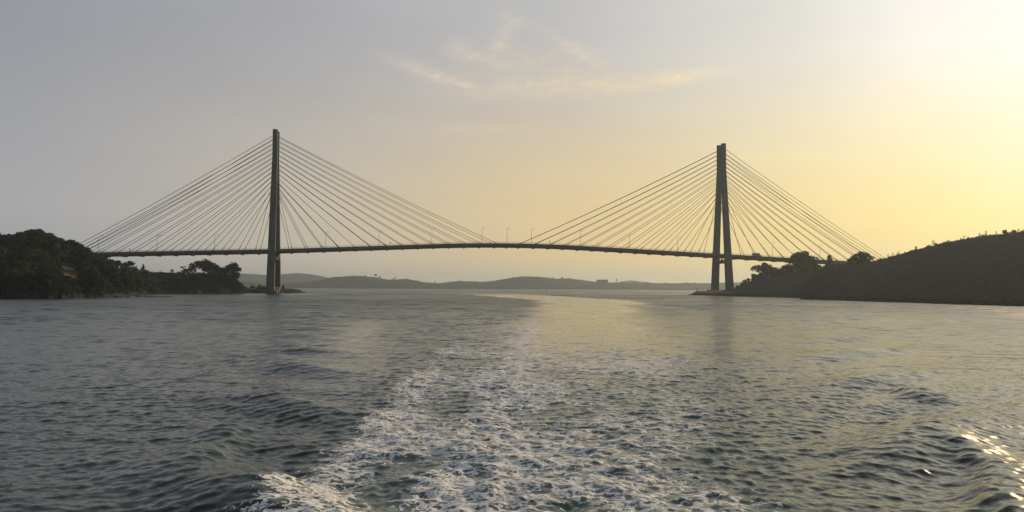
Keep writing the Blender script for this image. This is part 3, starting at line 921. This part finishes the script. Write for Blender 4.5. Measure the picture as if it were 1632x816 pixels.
def tree(name, kind, loc, h, label, group=None, cat='tree', wid=1.0, mat=None, var=None):
    tm, cm = get_proto(kind, rng.randrange(4) if var is None else var, mat or M_leaf)
    e = empty(name, loc, rng.uniform(0, 6.28), label, cat, group)
    e.scale = (h / 10 * wid, h / 10 * wid, h / 10)
    for nm, me in (('trunk', tm), ('crown', cm)):
        c = bpy.data.objects.new(nm, me); COL.objects.link(c); c.parent = e
    return e

def height_for(p, py):
    """height so that a thing standing at p reaches photo row py"""
    q = p - Vector((0, 0, CAM_H))
    px = 816 + FPX * (np.array(q) @ Rt) / (np.array(q) @ Fw)
    return max(at(px, py, p.y)[2] - p.z, 1.0)

def tree_to(land, px, s, py, kind, name, label, group=None, **kw):
    p = land.point(px, s)
    return tree(name, kind, p, height_for(p, py), label, group, **kw)

# wooded headland: canopy trees
G1 = 'trees crowding the wooded headland'
LB1 = 'dark broadleaf tree in the crowded canopy of the headland hill'
sky = [(-60, 372), (0, 371), (20, 371), (40, 366), (52, 365), (66, 366), (85, 375), (105, 383), (115, 382.5), (127, 388), (140, 397), (150, 404), (165, 409), (180, 413), (195, 418), (215, 424)]
skx = np.array(sky)
for px in np.arange(-56, 200, 5.0):
    x = px + rng.uniform(-2, 2)
    p = headland.point(x, rng.uniform(0.93, 1.04))
    hmax = height_for(p, float(np.interp(x, skx[:, 0], skx[:, 1])) + rng.uniform(-1.0, 2.5))
    tree('broadleaf_tree', 'round', p, min(hmax, 13), LB1, G1, wid=rng.uniform(0.8, 1.15))
for i in range(170):
    x = rng.uniform(-70, 232); s = rng.uniform(0.0, 0.95 if x < 175 else 0.5)
    if abs(x - 112) < 20 and 0.32 < s < 0.48: continue
    p = headland.point(x, s)
    lim = height_for(p, float(np.interp(x, skx[:, 0], skx[:, 1])) + 3)
    h = min(rng.uniform(5.5, 10.5), lim)
    if abs(x - 113) < 20 and s <= 0.32: h = min(h, rng.uniform(2.2, 3.8))
    tree('broadleaf_tree', rng.choice(('round', 'round', 'tall', 'umbrella')), p, h, LB1, G1, wid=rng.uniform(0.8, 1.3), mat=rng.choice((M_leaf, M_leaf2, M_leaf2) if s < 0.5 else (M_leaf, M_leaf, M_leaf2)))
G2 = 'shrubs along the headland shore'
for i in range(90):
    x = rng.uniform(-60, 245)
    p = headland.point(x, rng.uniform(0.0, 0.16))
    tree('shore_shrub', 'shrub', p, rng.uniform(2.0, 4.6), 'leafy green shrub on the low bank at the foot of the headland', G2, 'shrub', mat=rng.choice((M_leaf, M_leaf2, M_scrub)))
# ones that stand apart
tree_to(headland, 205, 0.9, 415.5, 'round', 'broadleaf_tree', 'round dark tree at the end of the headland wood just below the deck', var=1, wid=1.25)
tree_to(headland, 216, 0.95, 424, 'conical', 'young_tree', 'short pointed tree beside the round tree below the deck', wid=1.7)
tree_to(headland, 227, 0.95, 421.5, 'conical', 'young_tree', 'pointed tree alone on the brow beyond the round tree', wid=1.6)
tree_to(headland, 234, 0.97, 429, 'shrub', 'brow_bush', 'low bush leaning off the pointed tree on the brow', cat='shrub', wid=1.2)
tree_to(headland, 275, 0.97, 428, 'tall', 'young_tree', 'small lone tree on the bare grassy brow under the bridge', wid=1.7)
tree_to(headland, 292, 0.95, 423, 'tall', 'slim_tree', 'slim tree at the near edge of the grove below the deck', wid=1.7, var=1)
tree_to(headland, 298, 0.95, 427, 'tall', 'slim_tree', 'short slim tree in the gap before the tallest grove tree', wid=2.0, var=2)
tree_to(headland, 306, 0.96, 423, 'tall', 'slim_tree', 'slim tree tucked under the edge of the tallest grove tree', wid=2.0, var=3)
tree_to(headland, 324, 0.97, 412.5, 'umbrella', 'spreading_tree', 'tallest spreading tree of the grove with sky under its crown', wid=1.5, var=0)
tree_to(headland, 334, 0.90, 417, 'round', 'broadleaf_tree', 'full tree against the back of the spreading grove tree', wid=1.35, var=2)
tree_to(headland, 346, 0.85, 426, 'round', 'broadleaf_tree', 'low tree in the dip of the grove before its pylon end', wid=1.7, var=3)
tree_to(headland, 355, 0.85, 426, 'round', 'broadleaf_tree', 'low rounded tree at the foot of the grove end tree', wid=1.6, var=0)
tree_to(headland, 370, 0.70, 418, 'round', 'broadleaf_tree', 'tall upright tree closing the grove on its pylon side', wid=1.05, var=1)
tree_to(headland, 373, 0.35, 432, 'tall', 'slim_tree', 'leaning slim tree below the upright end tree of the grove', wid=2.0, var=0)
G3 = 'thicket trees under the grove'
for i in range(52):
    x = rng.uniform(262, 380)
    s = rng.uniform(0.04, 0.75)
    p = headland.point(x, s)
    lim = height_for(p, float(np.interp(x, [250, 300, 340, 382], [441, 434, 430, 433])))
    tree('thicket_tree', rng.choice(('round', 'shrub', 'tall')), p, min(rng.uniform(3.5, 8), lim), 'dark leafy tree in the waterside thicket below the grove', G3, wid=rng.uniform(0.9, 1.5))
for x, py, lb in ((391, 456, 'low tree at the waterside just past the grove'), (402, 452.5, 'low round tree on the pylon islet towards the grove'), (414, 453, 'broad low tree on the islet close beside the pylon'), (421, 455, 'stubby bush on the islet touching the pylon leg')):
    tree_to(headland, x, 0.8, py, 'shrub', 'islet_bush', lb, cat='shrub', wid=1.1)
tree_to(headland, 451, 0.7, 452.5, 'shrub', 'islet_bush', 'single dark bush on the islet on the strait side of the pylon', cat='shrub', wid=0.55)
tree_to(headland, 155, 0.10, 451, 'round', 'shore_tree', 'black rounded shore tree below the clay scar', wid=0.7, var=0)
tree_to(headland, 178, 0.22, 447, 'tall', 'shore_tree', 'thin shore tree between the clay scar and the rock spit', wid=1.7)

# hillside opposite: trees that stand out, ridge saplings
tree_to(right_bank, 1216, 0.97, 417.5, 'umbrella', 'spreading_tree', 'flat-topped spreading tree on the slope beside the hillside pylon', wid=1.2, var=2)
tree_to(right_bank, 1231, 0.97, 427, 'shrub', 'slope_bush', 'straggly bush next to the flat-topped tree by the pylon', cat='shrub', wid=0.6)
tree_to(right_bank, 1254, 0.97, 422, 'round', 'broadleaf_tree', 'small round tree between the flat-topped tree and the big tree over the deck', wid=1.5, var=1)
tree_to(right_bank, 1281, 0.95, 400, 'round', 'broadleaf_tree', 'big dense tree with its crown standing over the bridge deck', wid=1.5, var=0)
tree_to(right_bank, 1270, 0.95, 406, 'round', 'broadleaf_tree', 'slightly lower tree leaning against the big dense tree over the deck', wid=1.45, var=3)
tree_to(right_bank, 1291, 0.93, 407, 'round', 'broadleaf_tree', 'tree filling the hill side of the big dense crown over the deck', wid=1.45, var=2)
tree_to(right_bank, 1322, 0.97, 406.5, 'conical', 'young_tree', 'narrow pointed tree alone before the deck between two big crowns', wid=1.6)
tree_to(right_hill, 1372, 0.96, 400.5, 'round', 'broadleaf_tree', 'big lumpy tree hiding the end of the bridge deck', wid=1.6, var=2)
tree_to(right_hill, 1382, 0.96, 404, 'round', 'broadleaf_tree', 'rounded tree on the uphill shoulder of the lumpy deck-end tree', wid=1.5, var=0)
tree_to(right_hill, 1360, 0.96, 409, 'round', 'broadleaf_tree', 'lower tree on the pylon side of the lumpy deck-end tree', wid=1.6, var=3)
G4 = 'trees edging the point by the hillside pylon'
for px in np.arange(1174, 1340, 5.0):
    x = px + rng.uniform(-2, 2)
    top = float(np.interp(x, [1172, 1180, 1200, 1225, 1260, 1300, 1340], [459, 452, 438, 428, 425, 421, 419]))
    p = right_bank.point(x, rng.uniform(0.8, 1.0))
    tree('slope_tree', rng.choice(('round', 'shrub', 'round')), p, min(height_for(p, top + rng.uniform(-2.0, 3.0)), 9.0), 'leafy tree along the sloping skyline of the point', G4, wid=rng.uniform(0.8, 1.2), mat=M_leaf)
G5 = 'thin saplings along the ridge of the hillside'
for px in np.arange(1396, 1690, 2.7):
    x = px + rng.uniform(-2, 2)
    p = right_hill.point(x, rng.uniform(0.97, 1.03))
    k_ = rng.choice(('sapling', 'shrub', 'tall', 'shrub'))
    tree('ridge_sapling', k_, p, rng.uniform(2.0, 4.6) if k_ == 'sapling' else rng.uniform(1.3, 2.6), 'thin scrubby sapling on the open ridge of the hillside', G5, mat=M_scrub, wid=rng.uniform(0.8, 1.3))
for x, py, lb in ((1604, 366, 'rounder tree on the ridge near the top of the hillside'), (1617, 366, 'rounder tree closest to the hilltop on the ridge'), (1461, 392, 'upright spindly tree sticking out of the ridge saplings')):
    tree_to(right_hill, x, 0.98, py, 'tall' if x < 1500 else 'round', 'ridge_tree', lb, mat=M_leaf2, wid=1.1 if x > 1500 else 0.8)

# scrub and undergrowth that reads as one mass
def scatter(name, land, n_, x0, x1, s0, s1, size, hgt, mat, seed, keep=None):
    rs = np.random.default_rng(seed); rg = random.Random(seed)
    cs, rr = [], []
    for i in range(n_):
        x = rg.uniform(x0, x1); s = rg.uniform(s0, s1)
        if keep and not keep(x, s): continue
        p = land.point(x, s)
        if p.z < 0.8: continue
        h = rg.uniform(*hgt)
        cs.append((p.x, p.y, p.z + h * 0.3)); rr.append(h)
    V, q = leaf_quads(cs, rr, 14, size, rs, 0.75)
    ob = link_mesh(name, np_mesh(name, V, q, smooth=False), mat)
    return tag(ob, kind='stuff')
scatter('undergrowth', headland, 5200, -150, 388, 0.03, 1.0, 0.42, (0.5, 1.6), M_leaf, 3, keep=lambda x, s: not (abs(x - 113) < 14 and 0.32 < s < 0.48) and not (200 < x < 300 and s > 0.5 and (x * 7.3) % 1 < 0.6))
scatter('islet_grass', headland, 260, 392, 480, 0.2, 1.0, 0.3, (0.25, 0.6), M_scrub, 5)
tag(scatter('hillside_scrub', right_hill, 17000, 1278, 1800, 0.0, 1.03, 0.34, (0.6, 1.7), M_scrub, 8), 'dense grey-green scrub covering the whole hillside', 'scrub')
tag(scatter('point_scrub', right_bank, 5200, 1170, 1330, 0.0, 1.0, 0.4, (0.7, 2.2), M_scrub, 9), 'dense scrub covering the point behind the hillside pylon', 'scrub')

# trees showing on the far ridge
G6 = 'tiny trees on the far ridge'
for px in np.arange(520, 1130, 13):
    x = px + rng.uniform(-6, 6)
    if rng.random() < 0.35: continue
    p = far_main.point(x, 0.98)
    tree('far_tree', rng.choice(('round', 'tall', 'shrub')), p - Vector((0, 0, 1)), rng.uniform(3.5, 8), 'tiny hazy tree on the skyline of the far hills', G6, wid=rng.uniform(0.9, 1.6))
tree_to(far_main, 598, 0.98, 436.2, 'umbrella', 'far_tree', 'lone tall tree standing clear of the far hill crest', wid=0.8)
tree_to(far_main, 630, 0.98, 440.5, 'tall', 'far_tree', 'second lone tree in the dip of the far ridge', wid=1.3)
tree_to(far_main, 982, 0.98, 444.3, 'tall', 'far_tree', 'tall narrow tree beside the flat-roofed building far off', wid=1.0)

# flat-roofed building on the far shore
p = far_main.point(960, 0.97)
bl = empty('far_building', p, 0.05, 'pale flat-roofed building on the far ridge', 'building')
wz = height_for(p, 446.0)
mb = MB(); mb.box((0, 0, wz / 2 - 2), (40, 16, wz + 4)); wall = mb.build('wall', M_roof, bl)
mb = MB(); mb.box((0, 0, wz + 0.4), (42, 18, 0.76)); mb.build('roof', M_conc, bl)
for k in range(6):
    mb = MB(); mb.box((-16 + k * 6.4, -8.04, wz - 2.6), (3.0, 0.12, 1.8)); mb.build('window', M_glass, bl)

# rock spit below the headland
G7 = 'rocks of the low spit'
def rock_mesh(seed):
    bm = bmesh.new(); bmesh.ops.create_icosphere(bm, subdivisions=2, radius=1.0)
    rg = random.Random(seed)
    for v in bm.verts:
        k_ = 1 + 0.35 * (float(vnoise(v.co.x * 1.7 + seed, v.co.y * 1.7 + v.co.z * 2.1, seed)) - 0.5) * 2
        v.co *= k_
        v.co.z *= 0.6
    me = bpy.data.meshes.new('shore_rock'); bm.to_mesh(me); bm.free(); me.materials.append(M_rock)
    return me
RK = [rock_mesh(i) for i in range(4)]
for i in range(58):
    q = (i + rng.random()) / 58
    x = 182 + (276 - 182) * q ** 0.85
    yh = horizon(x)
    Y = CAM_H * FPX / (473.6 - yh)
    Y += rng.uniform(-5, 5) * (1 - q * 0.8)
    r_ = ray(x, 460)
    o_ = bpy.data.objects.new('shore_rock', RK[i % 4]); COL.objects.link(o_)
    o_.location = (r_[0] / r_[1] * Y, Y, 0.05)
    s_ = rng.uniform(0.5, 1.5) * (1 - 0.55 * q)
    o_.scale = (s_ * 1.7, s_ * 1.4, s_ * 0.9); o_.rotation_euler = (0, 0, rng.uniform(0, 6))
    tag(o_, 'dark wet rock in the low spit running out below the headland', 'rock', G7)

# white marker posts at the foot of the headland pylon
for i, (px, lb) in enumerate(((433.6, 'white marker post on the islet in front of the near pylon leg'), (438.8, 'white marker post between the feet of the pylon legs'), (441.5, 'white marker post by the far pylon leg'), (445.0, 'white marker post at the outer corner of the far pylon foot'))):
    q = at(px, 459, 592); z0 = headland.point(px, 0.06).z
    b_ = empty('marker_post', (q[0], 592, 1.2), 0, lb, 'post', 'white posts at the pylon foot')
    mb = MB(); mb.tube([(0, 0, -0.4), (0, 0, 3.4)], 0.30, 8); mb.build('post', M_white, b_)
    mb = MB(); mb.tube([(0, 0, 3.4), (0, 0, 3.75)], [0.36, 0.12], 8); mb.build('cap', M_white, b_)

# beacon at the tip of the point
p = right_bank.point(1110, 0.9)
b_ = empty('beacon', p, 0, 'small navigation beacon on the tip of the low point', 'beacon')
mb = MB(); mb.tube([(0, 0, -0.3), (0, 0, 1.6)], [0.28, 0.2], 8); mb.build('mast', M_dark, b_)
mb = MB(); mb.tube([(0, 0, 1.6), (0, 0, 2.0), (0, 0, 2.15)], [0.32, 0.3, 0.08], 8); mb.build('lantern', M_dark, b_)
# buoy far out in the strait
q = at(871, 464.6, 1130)
b_ = empty('channel_buoy', (q[0], 1130, 0), 0, 'tiny dark buoy floating far out in the strait', 'buoy')
mb = MB(); mb.tube([(0, 0, -0.4), (0, 0, 0.5), (0, 0, 0.6)], [1.0, 1.1, 0.9], 12); mb.build('float', M_dark, b_)
mb = MB(); mb.tube([(0, 0, 0.6), (0, 0, 2.2)], [0.5, 0.25], 8); mb.build('tower', M_dark, b_)
mb = MB(); mb.tube([(0, 0, 2.2), (0, 0, 2.5), (0, 0, 2.8)], [0.3, 0.35, 0.05], 8); mb.build('topmark', M_dark, b_)

# ------------------------------------------------------------------ haze
mb = MB()
mb.box((0, 0, 76), (18600, 18600, 160))
M_haze, t = new_mat('evening_haze')
o = t.n('ShaderNodeOutputMaterial')
pv = t.n('ShaderNodeVolumePrincipled', {'Color': (0.64, 0.81, 1.0, 1), 'Density': 0.000145, 'Anisotropy': 0.45})
t.put(o.inputs['Volume'], pv)
tag(mb.build('haze', M_haze), kind='stuff')
